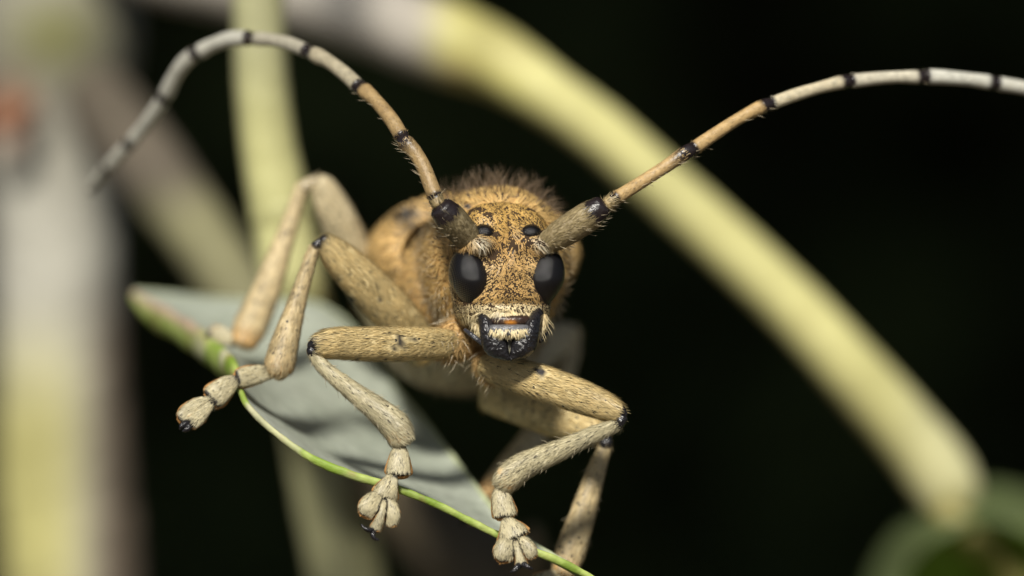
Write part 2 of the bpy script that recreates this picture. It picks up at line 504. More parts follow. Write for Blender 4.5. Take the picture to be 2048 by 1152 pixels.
# ------------------------------------------------------------------ the leaf under the beetle
def perch_leaf():
    front = [(268, 588, 2.1), (320, 612, 1.8), (380, 648, 1.4), (435, 692, .95), (468, 724, .55), (480, 775, .28), (500, 815, .2), (550, 862, .13), (620, 912, .08), (700, 946, .04), (780, 970, .02), (860, 1000, 0), (930, 1034, 0), (985, 1062, 0), (1050, 1092, .0), (1110, 1116, .0), (1170, 1146, .02), (1240, 1192, .05), (1320, 1260, .1)]
    far = [(272, 580, 2.2), (330, 585, 2.3), (400, 592, 2.35), (480, 598, 2.35), (560, 600, 2.3), (630, 604, 2.25), (690, 640, 2.15), (730, 690, 2.0), (765, 740, 1.85), (800, 785, 1.7), (840, 830, 1.55), (880, 880, 1.3), (920, 930, 1.0), (955, 975, .8), (1000, 1030, .5), (1060, 1080, .3), (1140, 1128, .17), (1230, 1188, .12), (1322, 1258, .12)]
    per = 5
    A = catmull([P(*r) for r in front], per); B = catmull([P(*r) for r in far], per)
    n = len(A); m = 26
    V, col = [], []
    for i in range(n):
        for j in range(m + 1):
            v = j / m
            w = np.linalg.norm(B[i] - A[i])
            q = A[i] * (1 - v) + B[i] * v
            q = q + np.array([0, 0, -.07 * w * math.sin(math.pi * v)])
            V.append(q)
    V = np.array(V)
    G = V.reshape(n, m + 1, 3); G0 = G.copy()
    wgt = np.sqrt(np.sin(np.pi * np.linspace(0, 1, m + 1)))[None, :, None]
    for _ in range(60):
        S = G.copy(); S[1:-1] = (G[:-2] + 2 * G[1:-1] + G[2:]) / 4
        S[:, 1:-1] = (S[:, :-2] + 4 * S[:, 1:-1] + S[:, 2:]) / 6
        G = G0 * (1 - wgt) + S * wgt
    V = G.reshape(-1, 3)
    vv = np.tile(np.arange(m + 1) / m, n); uu = np.repeat(np.arange(n) / (n - 1), m + 1)
    V[:, 2] += .02 * (fbm(V, 2.2, 12) - .5) * np.sin(np.pi * vv)
    # side veins as low ridges
    vein = np.abs(((uu * 9 + vv * 1.3) % 1) - .5)
    V[:, 2] += .0008 * np.exp(-(vein / .05) ** 2) * np.sin(np.pi * vv)
    col = mixc((.31, .345, .275), (.42, .45, .38), fbm(V, 6, 15))
    col = mixc(col, (.60, .63, .58), np.exp(-vv / .06) * sstep(.3, .6, vnoise(V, 8, 3)) * .8)
    F = [(i * (m + 1) + j, i * (m + 1) + j + 1, (i + 1) * (m + 1) + j + 1, (i + 1) * (m + 1) + j) for i in range(n - 1) for j in range(m)]
    F = [f[::-1] for f in F]
    k = len(V)
    V2 = V + np.array([0, .004, -.018]); F2 = [tuple(a + k for a in f[::-1]) for f in F]
    top = empty('leaf', P(1320, 1260, .1))
    tag(top, 'pale grey green leaf with a bright green edge under the beetle', 'leaf')
    under = np.tile((.13, .2, .05), (k, 1))
    blade = put('blade', np.vstack([V, V2]), F + F2, 'leaf_blade', top, np.vstack([col, under]))
    # rounded green margins
    def margin(curve, ra, rb, cfn, name):
        rows = [[*q, a, b] for q, a, b in zip(curve, ra, rb)]
        Vm, Fm, u, th = loft(rows, ref=(0, -.3, .95), n=14, per=2, cap=(.6, .6), wob=.22, seed=4)
        return put(name, Vm, Fm, 'leaf_blade', top, cfn(Vm, u, th))
    s = np.linspace(0, 1, n)
    wide = sstep(.30, .18, s) * sstep(-.02, .05, s)
    rag = .75 + .5 * vnoise(A, 5, 9)
    ra = (6 * rag + 9 * wide) * U; rb = (8 * rag + 24 * wide) * U
    A2 = A + np.stack([0 * s, 0 * s, -(3 + 22 * wide) * U], 1)
    def cm(V, u, th):
        f = fbm(V, 9, 21)
        c = mixc((.20, .30, .035), (.42, .50, .14), sstep(.3, .7, f))
        c = mixc(c, (.30, .22, .09), sstep(.70, .80, vnoise(V, 13, 33)) * .6)
        c = mixc(c, (.55, .50, .36), sstep(.62, .72, vnoise(V, 7, 5)) * sstep(.15, .3, u) * sstep(.72, .45, u) * .8)
        top_side = sstep(.25, .8, np.sin(th))
        c = mixc(c, (.42, .31, .22), top_side * sstep(.30, .2, u))
        return c
    margin(A2, ra, rb, cm, 'margin')
    margin(B + np.array([0, 0, -.006]), np.full(n, 6 * U), np.full(n, 5 * U), lambda V, u, th: np.tile((.42, .46, .28), (len(V), 1)), 'margin')
    # petiole carries the leaf back to the brown twig
    stem('petiole', [(1310, 1252, .1, 12), (1330, 1330, .4, 13), (1270, 1440, 1.6, 14), (1125, 1560, 3.4, 16)], 'green_stem', lambda V, u, th: np.tile((.3, .33, .09), (len(V), 1)), top, far=1.0)
    # little crumbs of down on the far rim
    return blade
perch_leaf()

# ------------------------------------------------------------------ THE BEETLE
beetle = empty('longhorn_beetle', P(930, 760, .9))
tag(beetle, 'hairy ochre longhorn beetle with banded antennae and black eyes, perched on the leaf', 'beetle')

OCH = np.array((.58, .395, .155)); CREAM = np.array((.76, .64, .38)); BLK = np.array((.012, .010, .010))
TAN = np.array((.54, .43, .215)); GREY = np.array((.49, .44, .285))

# ---- head -------------------------------------------------------
HY = .20
HO = P(1003, 555, HY)
HYAW = math.radians(10)
def hl(x, y, z):
    """head-local pixels (right, back, up) -> world"""
    x, y, z = np.broadcast_arrays(*map(lambda a: np.asarray(a, float) * U, (x, y, z)))
    c, s = math.cos(HYAW), math.sin(HYAW)
    return np.stack([x * c - y * s + HO[0], x * s + y * c + HO[1], z + HO[2]], -1)
def hl_inv(Pw):
    d = (Pw - HO) / U
    c, s = math.cos(HYAW), math.sin(HYAW)
    return d[:, 0] * c + d[:, 1] * s, -d[:, 0] * s + d[:, 1] * c, d[:, 2]

PROF = np.array([  # z, half width, front depth, back depth
    (-128, 4, 4, 40), (-122, 34, 22, 60), (-108, 56, 46, 80), (-96, 72, 66, 90), (-88, 86, 84, 92), (-80, 92, 100, 94), (-70, 95, 105, 96), (-50, 98, 106, 98), (-20, 103, 104, 100),
    (10, 106, 102, 100), (40, 106, 98, 100), (70, 104, 90, 100), (95, 97, 78, 96), (118, 84, 60, 88), (135, 66, 40, 72), (147, 42, 20, 48), (152, 6, 4, 8)], float)
def head():
    nz, na = 90, 128
    tt = np.linspace(0, len(PROF) - 1, nz)
    pr = catmull(PROF, 12); pr = np.stack([np.interp(np.linspace(0, len(pr) - 1, nz), np.arange(len(pr)), pr[:, k]) for k in range(4)], 1)
    th = np.linspace(0, 2 * math.pi, na, endpoint=False)
    e = 2 / 2.5
    cx = np.sign(np.cos(th)) * np.abs(np.cos(th)) ** e; sy = np.sign(np.sin(th)) * np.abs(np.sin(th)) ** e
    X, Y, Z = [], [], []
    for z, w, f, b in pr:
        X.append(cx * max(w, 1)); Y.append(np.where(sy > 0, -sy * max(f, 1), -sy * max(b, 1))); Z.append(np.full(na, z))
    X = np.concatenate(X); Y = np.concatenate(Y); Z = np.concatenate(Z)
    front = sstep(20, -30, Y)
    g = lambda x0, z0, sx, sz: np.exp(-((X - x0) / sx) ** 2 - ((Z - z0) / sz) ** 2)
    for s in (-1, 1):
        Y -= front * 30 * g(s * 66, 66, 24, 18)          # antennal tubercles
        X += front * s * 6 * g(s * 92, 62, 22, 18)
        Y += front * 9 * g(s * 30, 45, 20, 22)
    Y += front * 9 * g(0, 68, 24, 30)                     # hollow between them
    Y += front * 4 * np.exp(-(X / 4) ** 2) * sstep(-30, 30, Z)   # median furrow
    Y += front * 6 * g(0, -52, 70, 6)                     # groove above the clypeus
    Y -= front * 5 * g(0, -70, 75, 9)
    pts = hl(X, Y, Z)
    pts = pts + unit(pts - HO) * ((fbm(pts, 30, 2) - .5) * 3.0 * U)[:, None]
    F = [(i * na + j, (i + 1) * na + j, (i + 1) * na + (j + 1) % na, i * na + (j + 1) % na) for i in range(nz - 1) for j in range(na)]
    F += [tuple(range(na))[::1], tuple((nz - 1) * na + j for j in range(na))[::-1]]
    lum = fbm(pts, 25, 5)
    c = mixc((.014, .010, .008), (.06, .035, .016), lum)
    col = np.hstack([c, np.full((len(c), 1), .15)])
    return put('head', pts, [f[::-1] for f in F], 'face', beetle, col)
HEAD = head()

def eyeball(name, c, r, shear=0.0, taper=0.0, pitch=3.9):
    nu, nv = 56, 40
    V, col = [], []
    s = 1 if c[0] > 0 else -1
    for i in range(nv + 1):
        ph = -math.pi / 2 + math.pi * i / nv
        for j in range(nu):
            a = 2 * math.pi * j / nu
            x = r[0] * math.cos(ph) * math.cos(a); y = -r[1] * math.cos(ph) * math.sin(a); z = r[2] * math.sin(ph)
            k = z / r[2]
            wd = 1 - taper * max(0, -k) ** 1.3
            x = x * wd + s * shear * z
            V.append((c[0] + x, c[1] + y * wd, c[2] + z))
    V = np.array(V)
    h = np.stack([V[:, 0], V[:, 2], 0 * V[:, 0]], 1) * (2 * math.pi / (pitch * .866))
    W = hl(V[:, 0], V[:, 1], V[:, 2])
    F = [(i * nu + j, i * nu + (j + 1) % nu, (i + 1) * nu + (j + 1) % nu, (i + 1) * nu + j) for i in range(nv) for j in range(nu)]
    o = put(name, W, F, 'eye', HEAD, h)
    o['label'] = 'black faceted compound eye'
    return o
EYES = []
for s in (-1, 1):
    EYES.append(((s * 73 + 1.5, -52, -4), (44, 56, 64), .14, .40))
    EYES.append(((s * 47, -60, 88), (24, 27, 19), .0, .1))
for c, r, sh, tp in EYES:
    eyeball('eye', c, r, sh, tp)
def in_eye(x, y, z, grow=1.0):
    m = np.zeros(len(x), bool)
    for c, r, sh, tp in EYES:
        s = 1 if c[0] > 0 else -1
        k = (z - c[2]) / r[2]
        wd = 1 - tp * np.maximum(0, -k) ** 1.3
        wd = np.maximum(wd, .2)
        m |= ((x - c[0] - s * sh * (z - c[2])) / (r[0] * wd)) ** 2 + ((y - c[1]) / (r[1] * wd)) ** 2 + k ** 2 < grow ** 2
    return m

# ---- mouth parts ------------------------------------------------
def hpx(px, py, back=0.0):
    """a photo pixel on the face, 'back' px behind the plane y=0"""
    return (px, py, back * U)
def glossy(V, u, th, c=(.012, .011, .012)):
    return np.hstack([np.tile(c, (len(V), 1)), np.ones((len(V), 1))])
for s in (-1, 1):
    mx = lambda x: 1019 + s * (x - 1019)
    rows = [(mx(1074), 628, .045, 13, 16), (mx(1067), 645, .0, 15, 22), (mx(1060), 666, -.03, 19, 24), (mx(1050), 684, -.04, 25, 22), (mx(1041), 697, -.05, 23, 18), (mx(1031), 708, -.055, 14, 12), (mx(1022), 717, -.058, 5, 6)]
    V, F, u, th = loft(px_ctrl(rows), n=26, per=8, cap=(.5, .8))
    V = V + unit(V - V.mean(0)) * ((fbm(V, 60, 3) - .5) * 4.5 * U)[:, None]
    put('mandible', V, F, 'shiny_black', HEAD, glossy(V, u, th))
    # pale maxilla beside the mandible and its dark palp
    rows = [(mx(1088), 634, .05, 8), (mx(1087), 648, .035, 8), (mx(1083), 662, .03, 6), (mx(1077), 674, .02, 3)]
    V, F, u, th = loft(px_ctrl(rows), n=14)
    put('maxilla', V, F, 'antenna', HEAD, np.tile((.45, .34, .17), (len(V), 1)))
    rows = [(mx(1108), 660, .02, 4), (mx(1096), 669, -.01, 5), (mx(1082), 680, -.02, 5), (mx(1070), 690, -.01, 4)]
    if s > 0: rows = [(1096, 650, .1, 4), (1090, 668, .08, 5), (1080, 682, .06, 5)]
    V, F, u, th = loft(px_ctrl(rows), n=12)
    put('palp', V, F, 'shiny_black', HEAD, glossy(V, u, th, (.03, .03, .035)))
# clypeal membrane, labrum and the throat behind the jaws
V, F, u, th = loft(px_ctrl([(972, 641, .03, 9, 14), (990, 641, -.005, 11, 16), (1018, 642, -.015, 12, 16), (1046, 641, -.005, 11, 16), (1064, 641, .03, 9, 14)]), n=18, power=2.6)
x, y = pix_of(V)
c = mixc((.03, .016, .010), (.42, .16, .02), np.exp(-((x - 1021) / 11) ** 4) * np.exp(-((y - 645) / 5) ** 2))
put('clypeus', V, F, 'antenna', HEAD, np.hstack([c, np.full((len(c), 1), .8)]))
LAB, F, u, th = loft(px_ctrl([(970, 661, .0, 9, 14), (986, 661, -.045, 12, 16), (1018, 662, -.06, 13, 18), (1050, 661, -.045, 12, 16), (1068, 661, .0, 9, 14)]), n=20, power=2.8)
LABRUM = put('labrum', LAB, F, 'shiny_black', HEAD, glossy(LAB, u, th, (.11, .11, .115)))
V, F, u, th = loft(px_ctrl([(1018, 640, .12, 52, 30), (1018, 670, .10, 46, 30), (1018, 695, .07, 26, 20), (1018, 706, .05, 10, 10)]), n=24)
put('throat', V, F, 'shiny_black', HEAD, glossy(V, u, th, (.015, .013, .012)))
V, F, u, th = loft(px_ctrl([(1017, 682, -.02, 7, 7), (1017, 694, -.025, 9, 8), (1018, 705, -.03, 6, 6), (1019, 711, -.03, 2, 3)]), n=14)
put('tongue', V, F, 'antenna', HEAD, np.hstack([np.tile((.16, .15, .11), (len(V), 1)), np.ones((len(V), 1))]))

# ---- trunk: prothorax, hind thorax and belly in one surface --------
# rows: px, py of centre, depth y, half width px, half height px
TR = [(1000, 540, .22, 92, 100), (997, 532, .28, 120, 130), (995, 528, .33, 133, 142), (993, 526, .40, 141, 148), (990, 526, .50, 145, 150), (986, 528, .60, 146, 149), (980, 534, .69, 140, 142), (968, 545, .75, 137, 138),
      (948, 575, .85, 156, 150), (938, 594, 1.0, 164, 168), (926, 606, 1.3, 164, 172), (908, 620, 1.7, 156, 160), (886, 636, 2.1, 140, 138), (868, 648, 2.5, 114, 106), (855, 654, 2.75, 82, 70), (848, 658, 2.9, 40, 32)]
EL = [(957, 545, .76), (950, 548, .95), (935, 556, 1.3), (905, 580, 1.8), (878, 606, 2.3), (858, 630, 2.7), (846, 648, 3.0)]
rows = []
for px, py, y, w, h in TR:
    k = U * (CAM_D + y) / CAM_D
    rows.append([*P(px, py, y), w * k, h * k])
V, F, u, th = loft(rows, ref=(0, 0, 1), n=64, per=8, power=2.15, cap=(.2, .6))
V = V + unit(V - V.mean(0)) * ((fbm(V, 9, 7) - .5) * 12 * U)[:, None]
def c_trunk_skin(V):
    f = fbm(V, 14, 3)
    c = mixc((.34, .19, .055), (.56, .35, .13), f)
    c = mixc(c, (.055, .05, .045), sstep(.70, .80, vnoise(V, 22, 9)))
    x, y = pix_of(V)
    c = mixc(c, (.05, .05, .05), np.exp(-((V[:, 1] - .31) / .018) ** 2) * sstep(.35, .6, vnoise(V, 16, 4)) * .9)
    c = mixc(c, (.40, .34, .22), sstep(660, 730, y))
    return c
TRUNK = put('body', V, F, 'cuticle', beetle, c_trunk_skin(V))
# wing cases
def elytron(s):
    V, col = [], []
    nd, na = 46, 26
    for i in range(nd):
        d = i / (nd - 1)
        y = .76 + 2.24 * d
        c = np.array([np.interp(y, [r[2] for r in EL], [r[0] for r in EL]), np.interp(y, [r[2] for r in EL], [r[1] for r in EL])])
        hw = np.interp(d, [0, .03, .08, .2, .5, .75, .9, .97, 1], [165, 198, 212, 208, 196, 168, 120, 75, 20])
        hh = np.interp(d, [0, .03, .10, .3, .6, .85, 1], [138, 158, 172, 168, 150, 112, 60])
        k = U * (CAM_D + y) / CAM_D
        for j in range(na):
            a = math.radians(90 - s * (0.5 + 88 * j / (na - 1)))     # suture to side
            cx, sx = math.cos(a), math.sin(a)
            e = 2 / 2.7
            px = abs(cx) ** e * math.copysign(1, cx) * hw; pz = abs(sx) ** e * hh
            if j > na - 4: px *= 1 - .02 * (j - na + 4)
            V.append(P(c[0], c[1], y) + np.array([px * k, 0, (pz - 12) * k]))
    V = np.array(V)
    F = [(i * na + j, i * na + j + 1, (i + 1) * na + j + 1, (i + 1) * na + j) for i in range(nd - 1) for j in range(na - 1)]
    if s < 0: F = [f[::-1] for f in F]
    axis = np.repeat(np.array([V[i * na:(i + 1) * na].mean(0) for i in range(nd)]), na, axis=0)
    inner = V + unit(axis + np.array([0, 0, -.2]) - V) * (9 * U)
    k = len(V)
    F2 = [tuple(q + k for q in f[::-1]) for f in F]
    edge = []
    per = [j for j in range(na)] + [i * na + na - 1 for i in range(1, nd)] + [(nd - 1) * na + j for j in range(na - 2, -1, -1)] + [i * na for i in range(nd - 2, 0, -1)]
    for a, b in zip(per, per[1:] + per[:1]):
        edge.append((a, b, b + k, a + k) if s < 0 else (b, a, a + k, b + k))
    f = fbm(V, 10, 13)
    c = mixc((.46, .29, .10), (.62, .42, .18), f)
    x, y = pix_of(V)
    hum = np.exp(-((x - 815) / 34) ** 2 - ((y - 425) / 26) ** 2)
    c = mixc(c, (.16, .16, .15), hum * sstep(.35, .6, vnoise(V, 20, 4)))
    c = mixc(c, (.05, .05, .05), sstep(.72, .8, vnoise(V, 18, 19)) * .8)
    return put('wing_case', np.vstack([V, inner]), F + F2 + edge, 'cuticle', beetle, np.vstack([c, c]))
WINGS = [elytron(-1), elytron(1)]

# ---- legs -------------------------------------------------------
SPOTS = [(800, 682, 8, 20), (788, 695, 8, 9), (828, 679, 9, 9), (1080, 742, 15, 9), (1150, 752, 4, 4), (1104, 788, 6, 4), (705, 600, 7, 6), (760, 600, 6, 6)]
def spots(V):
    x, y = pix_of(V)
    k = np.zeros(len(V))
    for a, b, rx, ry in SPOTS:
        k = np.maximum(k, np.exp(-(((x - a) + .35 * (b - y)) / rx) ** 2 - ((y - b) / ry) ** 2))
    return sstep(.25, .6, k + .5 * (vnoise(V, 60, 3) - .5))

def c_leg(black_end=0.0, orange=0.0, base=TAN, dark=.0):
    def f(V, u, th):
        n = fbm(V, 16, 5)
        c = mixc(base * .8, base * 1.05, n)
        c = mixc(c, (.045, .04, .035), sstep(.74, .84, vnoise(V, 24, 8)) * (.9 - dark))
        c = mixc(c, BLK, spots(V))
        a = np.zeros(len(V))
        if black_end:
            k = sstep(1 - black_end, 1 - black_end * .55, u + .05 * (vnoise(V, 14, 2) - .5))
            c = mixc(c, BLK, k); a = k
        if orange: c = mixc(c, (.5, .27, .08), sstep(1 - orange, 1, u) * .7)
        return np.hstack([c, a[:, None]])
    return f

def lobe(rows, **kw):
    return loft(px_ctrl(rows, .42), n=18, per=6, power=2.5, **kw)

def leg(femur, tibia, tarsi, claws, n_hair=(9000, 6000, 2200), gloss_knee=True, black=.05, lenk=1.0, base=TAN, near=True):
    L = empty('leg', P(*femur[0][:3]), beetle)
    tb = GREY if near else np.array((.48, .385, .215))
    H = Hair()
    def fur(o, axis, count, col, Lpx, wpx, lift=.18, sd=.25, dark=.05, span=(np.zeros(3), 1e9), bald=None):
        p, n = sample(surf(o), count)
        keep = vnoise(p, 26, 31) < .80
        keep &= np.maximum(spots(p), spots(p + unit(axis) * 11 * U)) < rng.random(len(p))
        if bald is not None: keep &= bald(p) < rng.random(len(p)) * .6
        org, end = span
        ta = ((p - org) @ unit(axis)) / np.linalg.norm(axis)
        keep &= ta < end + .03 * (vnoise(p, 20, 3) - .5)
        p, n = p[keep], n[keep]
        d = unit(axis) + rng.normal(0, sd, (len(p), 3)) * .5
        c = col * (.8 + .35 * rng.random((len(p), 1)))
        dk = rng.random(len(p)) < dark
        c[dk] = BLK * 2.0
        lum = fbm(p, 12, 3)[:, None]
        c = c * (.8 + .4 * lum)
        H.add(p, n, d, Lpx * U * rng.uniform(.6, 1.25, len(p)), wpx * U * rng.uniform(.7, 1.2, len(p)), lift + rng.normal(0, .08, len(p)), c)
    def bristles(o, axis, count, Lpx, col):
        p, n = sample(surf(o), count)
        H.add(p, n, unit(axis) + rng.normal(0, .3, (len(p), 3)), Lpx * U * rng.uniform(.5, 1.2, len(p)), 1.15 * U, .8, col, droop=.7, rnd=True)
    V, F, u, th = loft(px_ctrl(femur, .8), n=28, per=8, power=2.45, cap=(.6, .55))
    fe = put('femur', V, F, 'cuticle', L, c_leg(black if gloss_knee else 0, base=base, dark=0 if near else .45)(V, u, th))
    ax = P(*femur[-1][:3]) - P(*femur[0][:3])
    fur(fe, ax, n_hair[0], base * 1.1, 19 * lenk, 1.4, span=(P(*femur[0][:3]), 1.0 - black * .7 if gloss_knee else 9))
    V, F, u, th = loft(px_ctrl(tibia, .85), n=24, per=8, power=2.2, cap=(.6, .5))
    ti = put('tibia', V, F, 'cuticle', L, c_leg(0, .12, base=tb, dark=.2 if near else .5)(V, u, th))
    ax = P(*tibia[-1][:3]) - P(*tibia[0][:3])
    fur(ti, ax, n_hair[1], tb * 1.08, 15 * lenk, 1.35, lift=.22)
    bristles(ti, ax, 80 if near else 36, 18, (.5, .44, .3))
    # black knee joint
    a, b = femur[-1], tibia[0]
    q = [(a[0] * .75 + b[0] * .25, a[1] * .75 + b[1] * .25, (a[2] + b[2]) / 2 - .01, b[3] * .95), (a[0] * .3 + b[0] * .7, a[1] * .3 + b[1] * .7, (a[2] + b[2]) / 2 - .012, b[3] * 1.0), (b[0] * .93 + tibia[1][0] * .07, b[1] * .93 + tibia[1][1] * .07, b[2] - .005, b[3] * .95)]
    V, F, u, th = loft(px_ctrl(q), n=16, per=6, cap=(.8, .6), wob=.25, seed=6)
    put('knee', V, F, 'shiny_black', L, glossy(V, u, th, (.012, .011, .012) if gloss_knee else (.34, .28, .17)))
    def groove(V, rows):
        if len(tarsi) < 5 or rows not in tarsi[2:4]: return np.zeros(len(V))
        mid = np.array([[r[0], r[1], r[3]] for r in tarsi[4]])
        M = np.stack([np.interp(np.linspace(0, 3, 25), range(4), mid[:, k]) for k in range(3)], 1)
        x, y = pix_of(V)
        d = np.sqrt((x[:, None] - M[None, :, 0]) ** 2 + (y[:, None] - M[None, :, 1]) ** 2) - M[None, :, 2]
        return sstep(5.5, 2.5, d.min(1))
    for rows in tarsi:
        V, F, u, th = lobe(rows, cap=(.3, .28))
        c = mixc(GREY * .55, GREY, fbm(V, 18, 4)); c = mixc(c, BLK, np.maximum(sstep(.95, 1.0, u), sstep(.14, .03, u)) * .95)
        c = mixc(c, BLK, groove(V, rows))
        ts = put('tarsal_segment', V, F, 'cuticle', L, c)
        ax = P(*rows[-1][:3]) - P(*rows[0][:3])
        fur(ts, ax, n_hair[2], GREY * 1.12, 11 * lenk, 1.2, lift=.15, sd=.25, dark=.06, span=(P(*rows[0][:3]), .93), bald=lambda q, rows=rows: groove(q, rows))
        # orange felt showing round the sole
        r0, r1, r2, r3 = rows
        e = (r3[0] - r2[0], r3[1] - r2[1])
        sole = [(r1[0], r1[1], r1[2] + .016, r1[3] * 1.05), (r2[0], r2[1], r2[2] + .016, r2[3] * 1.13), (r3[0], r3[1], r3[2] + .016, r3[3] * 1.16), (r3[0] + e[0] * .35, r3[1] + e[1] * .35, r3[2] + .016, r3[3] * .85)]
        V, F, u, th = loft(px_ctrl(sole, .3), n=16, per=5, power=2.3, cap=(.2, .35))
        put('sole_pad', V, F, 'hair', L, mixc((.42, .2, .06), (.68, .40, .15), fbm(V, 40, 4)))
        p, n = sample(surf(ts), n_hair[2] // 2)
        t_ = unit(ax); rel = p - P(*rows[0][:3])
        side = np.abs(n[:, 1]) < .45
        along = (rel @ t_) / np.linalg.norm(ax)
        k = side & (along > .45)
        p, n = p[k] + np.array([0, .006, 0]), n[k]
        H.add(p, n, np.tile(t_, (len(p), 1)) + rng.normal(0, .2, (len(p), 3)), 9 * U * rng.uniform(.7, 1.2, len(p)), 2.2 * U, .5, np.array((.72, .42, .16)) * (.7 + .5 * rng.random((len(p), 1))))
    for rows in claws:
        V, F, u, th = loft(px_ctrl([(*r[:3], r[3] * 1.25) for r in rows]), n=10, per=6)
        put('claw', V, F, 'shiny_black', L, glossy(V, u, th))
    H.build('hair', L)
    return L

# bulging hips of the front legs
for rows in ([(965, 640, .42, 50), (930, 668, .32, 44), (898, 688, .24, 36), (880, 694, .2, 24)], [(1000, 680, .42, 48), (992, 712, .34, 42), (985, 735, .27, 34), (985, 748, .24, 22)]):
    V, F, u, th = loft(px_ctrl(rows, .9), n=24, per=8)
    COX = put('coxa', V, F, 'cuticle', beetle, mixc((.40, .25, .09), (.56, .38, .16), fbm(V, 12, 3)))
    hh = Hair(); p, n = sample(surf(COX), 3200)
    hh.add(p, n, np.array([-.4, -.2, -.6]) + rng.normal(0, .4, (len(p), 3)), 20 * U * rng.uniform(.6, 1.4, len(p)), 1.9 * U, .35, OCH * np.array((1.05, 1.05, 1.2)) * (.65 + .5 * rng.random((len(p), 1))))
    p, n = sample(surf(COX), 160)
    hh.add(p, n, np.array([-.1, -.3, -1.]) + rng.normal(0, .4, (len(p), 3)), 44 * U * rng.uniform(.5, 1.3, len(p)), 1.5 * U, .7, np.array((.66, .58, .42)), rnd=True)
    hh.build('hair', COX)
# front legs
leg([(915, 690, .24, 26), (872, 688, .17, 31), (800, 688, .09, 34), (720, 688, .03, 33), (668, 687, -.01, 31), (640, 692, -.02, 25), (624, 697, -.02, 16)],
    [(627, 708, -.025, 12), (650, 737, -.035, 14), (700, 778, -.05, 18), (755, 820, -.055, 25), (790, 852, -.05, 30), (802, 876, -.045, 27)],
    [[(800, 892, -.05, 12), (799, 904, -.055, 17), (798, 926, -.06, 22), (797, 945, -.06, 25)],
     [(787, 951, -.065, 10), (782, 961, -.07, 15), (774, 979, -.075, 23), (770, 990, -.075, 25)],
     [(763, 990, -.08, 9), (750, 999, -.085, 18), (740, 1014, -.088, 22), (736, 1029, -.085, 17)],
     [(772, 994, -.08, 8), (781, 1008, -.08, 12), (785, 1028, -.08, 14), (782, 1046, -.075, 11)],
     [(769, 1000, -.1, 3.5), (766, 1018, -.11, 5), (759, 1038, -.11, 8), (752, 1055, -.105, 11)]],
    [[(750, 1058, -.1, 5), (738, 1060, -.12, 4), (728, 1055, -.125, 3), (723, 1049, -.12, 1.5)],
     [(748, 1060, -.1, 5), (746, 1070, -.12, 4), (750, 1077, -.125, 3), (757, 1080, -.12, 1.5)]])
leg([(975, 732, .24, 28), (1020, 746, .16, 33), (1090, 768, .08, 35), (1160, 793, .01, 33), (1212, 814, -.02, 27), (1238, 828, -.03, 19), (1246, 833, -.03, 13)],
    [(1236, 849, -.035, 12), (1195, 866, -.05, 16), (1125, 898, -.075, 20), (1055, 928, -.085, 26), (1020, 953, -.085, 28), (1009, 968, -.08, 23)],
    [[(1003, 976, -.085, 12), (1002, 990, -.09, 18), (1006, 1012, -.09, 22), (1010, 1029, -.09, 23)],
     [(1012, 1036, -.09, 10), (1016, 1046, -.095, 17), (1023, 1061, -.1, 27), (1027, 1071, -.1, 31)],
     [(1025, 1076, -.105, 10), (1014, 1088, -.11, 19), (1010, 1104, -.112, 22), (1014, 1117, -.108, 17)],
     [(1037, 1076, -.105, 8), (1049, 1087, -.11, 13), (1057, 1101, -.11, 15), (1061, 1112, -.105, 12)],
     [(1031, 1082, -.12, 3.5), (1034, 1096, -.13, 5), (1039, 1113, -.13, 8), (1042, 1126, -.125, 11)]],
    [[(1040, 1128, -.125, 6), (1033, 1136, -.145, 4.5), (1027, 1142, -.15, 3), (1021, 1144, -.145, 1.5)],
     [(1045, 1127, -.125, 6), (1053, 1132, -.145, 4.5), (1060, 1136, -.15, 3), (1065, 1138, -.145, 1.5)]])
# middle legs
leg([(850, 700, .68, 36), (800, 640, .55, 42), (738, 575, .47, 42), (685, 522, .42, 35), (652, 490, .39, 24), (644, 483, .38, 17)],
    [(628, 495, .37, 11), (611, 548, .34, 14), (592, 612, .31, 19), (571, 682, .29, 27), (559, 730, .28, 30), (555, 744, .28, 22)],
    [[(545, 745, .28, 12), (522, 748, .27, 18), (495, 753, .25, 20), (478, 758, .24, 18)],
     [(473, 760, .23, 11), (456, 770, .21, 20), (435, 788, .19, 25), (425, 797, .18, 23)],
     [(424, 800, .17, 10), (400, 815, .15, 22), (376, 832, .13, 22), (366, 842, .12, 14)],
     [(424, 806, .14, 8), (410, 821, .13, 12), (398, 834, .12, 14), (384, 846, .1, 13)]],
    [[(374, 845, .1, 6), (364, 852, .08, 5), (360, 858, .08, 2)], [(380, 850, .1, 6), (374, 858, .08, 5), (366, 862, .08, 2)]], n_hair=(11000, 5000, 1500), near=False, black=.03)
leg([(985, 790, .86, 36), (1050, 810, .72, 42), (1110, 832, .6, 42), (1165, 852, .5, 34), (1202, 870, .44, 22), (1210, 876, .43, 16)],
    [(1211, 890, .43, 13), (1188, 955, .42, 20), (1165, 1030, .41, 26), (1142, 1100, .4, 30), (1128, 1140, .39, 26)],
    [[(1120, 1150, .38, 14), (1100, 1160, .36, 20), (1087.5, 1164, 0.355, 20), (1075, 1168, .35, 20)]], [[(1070, 1168, .34, 6), (1055, 1175, .33, 4), (1048, 1182, .33, 2)]], n_hair=(4500, 3200, 500), near=False)
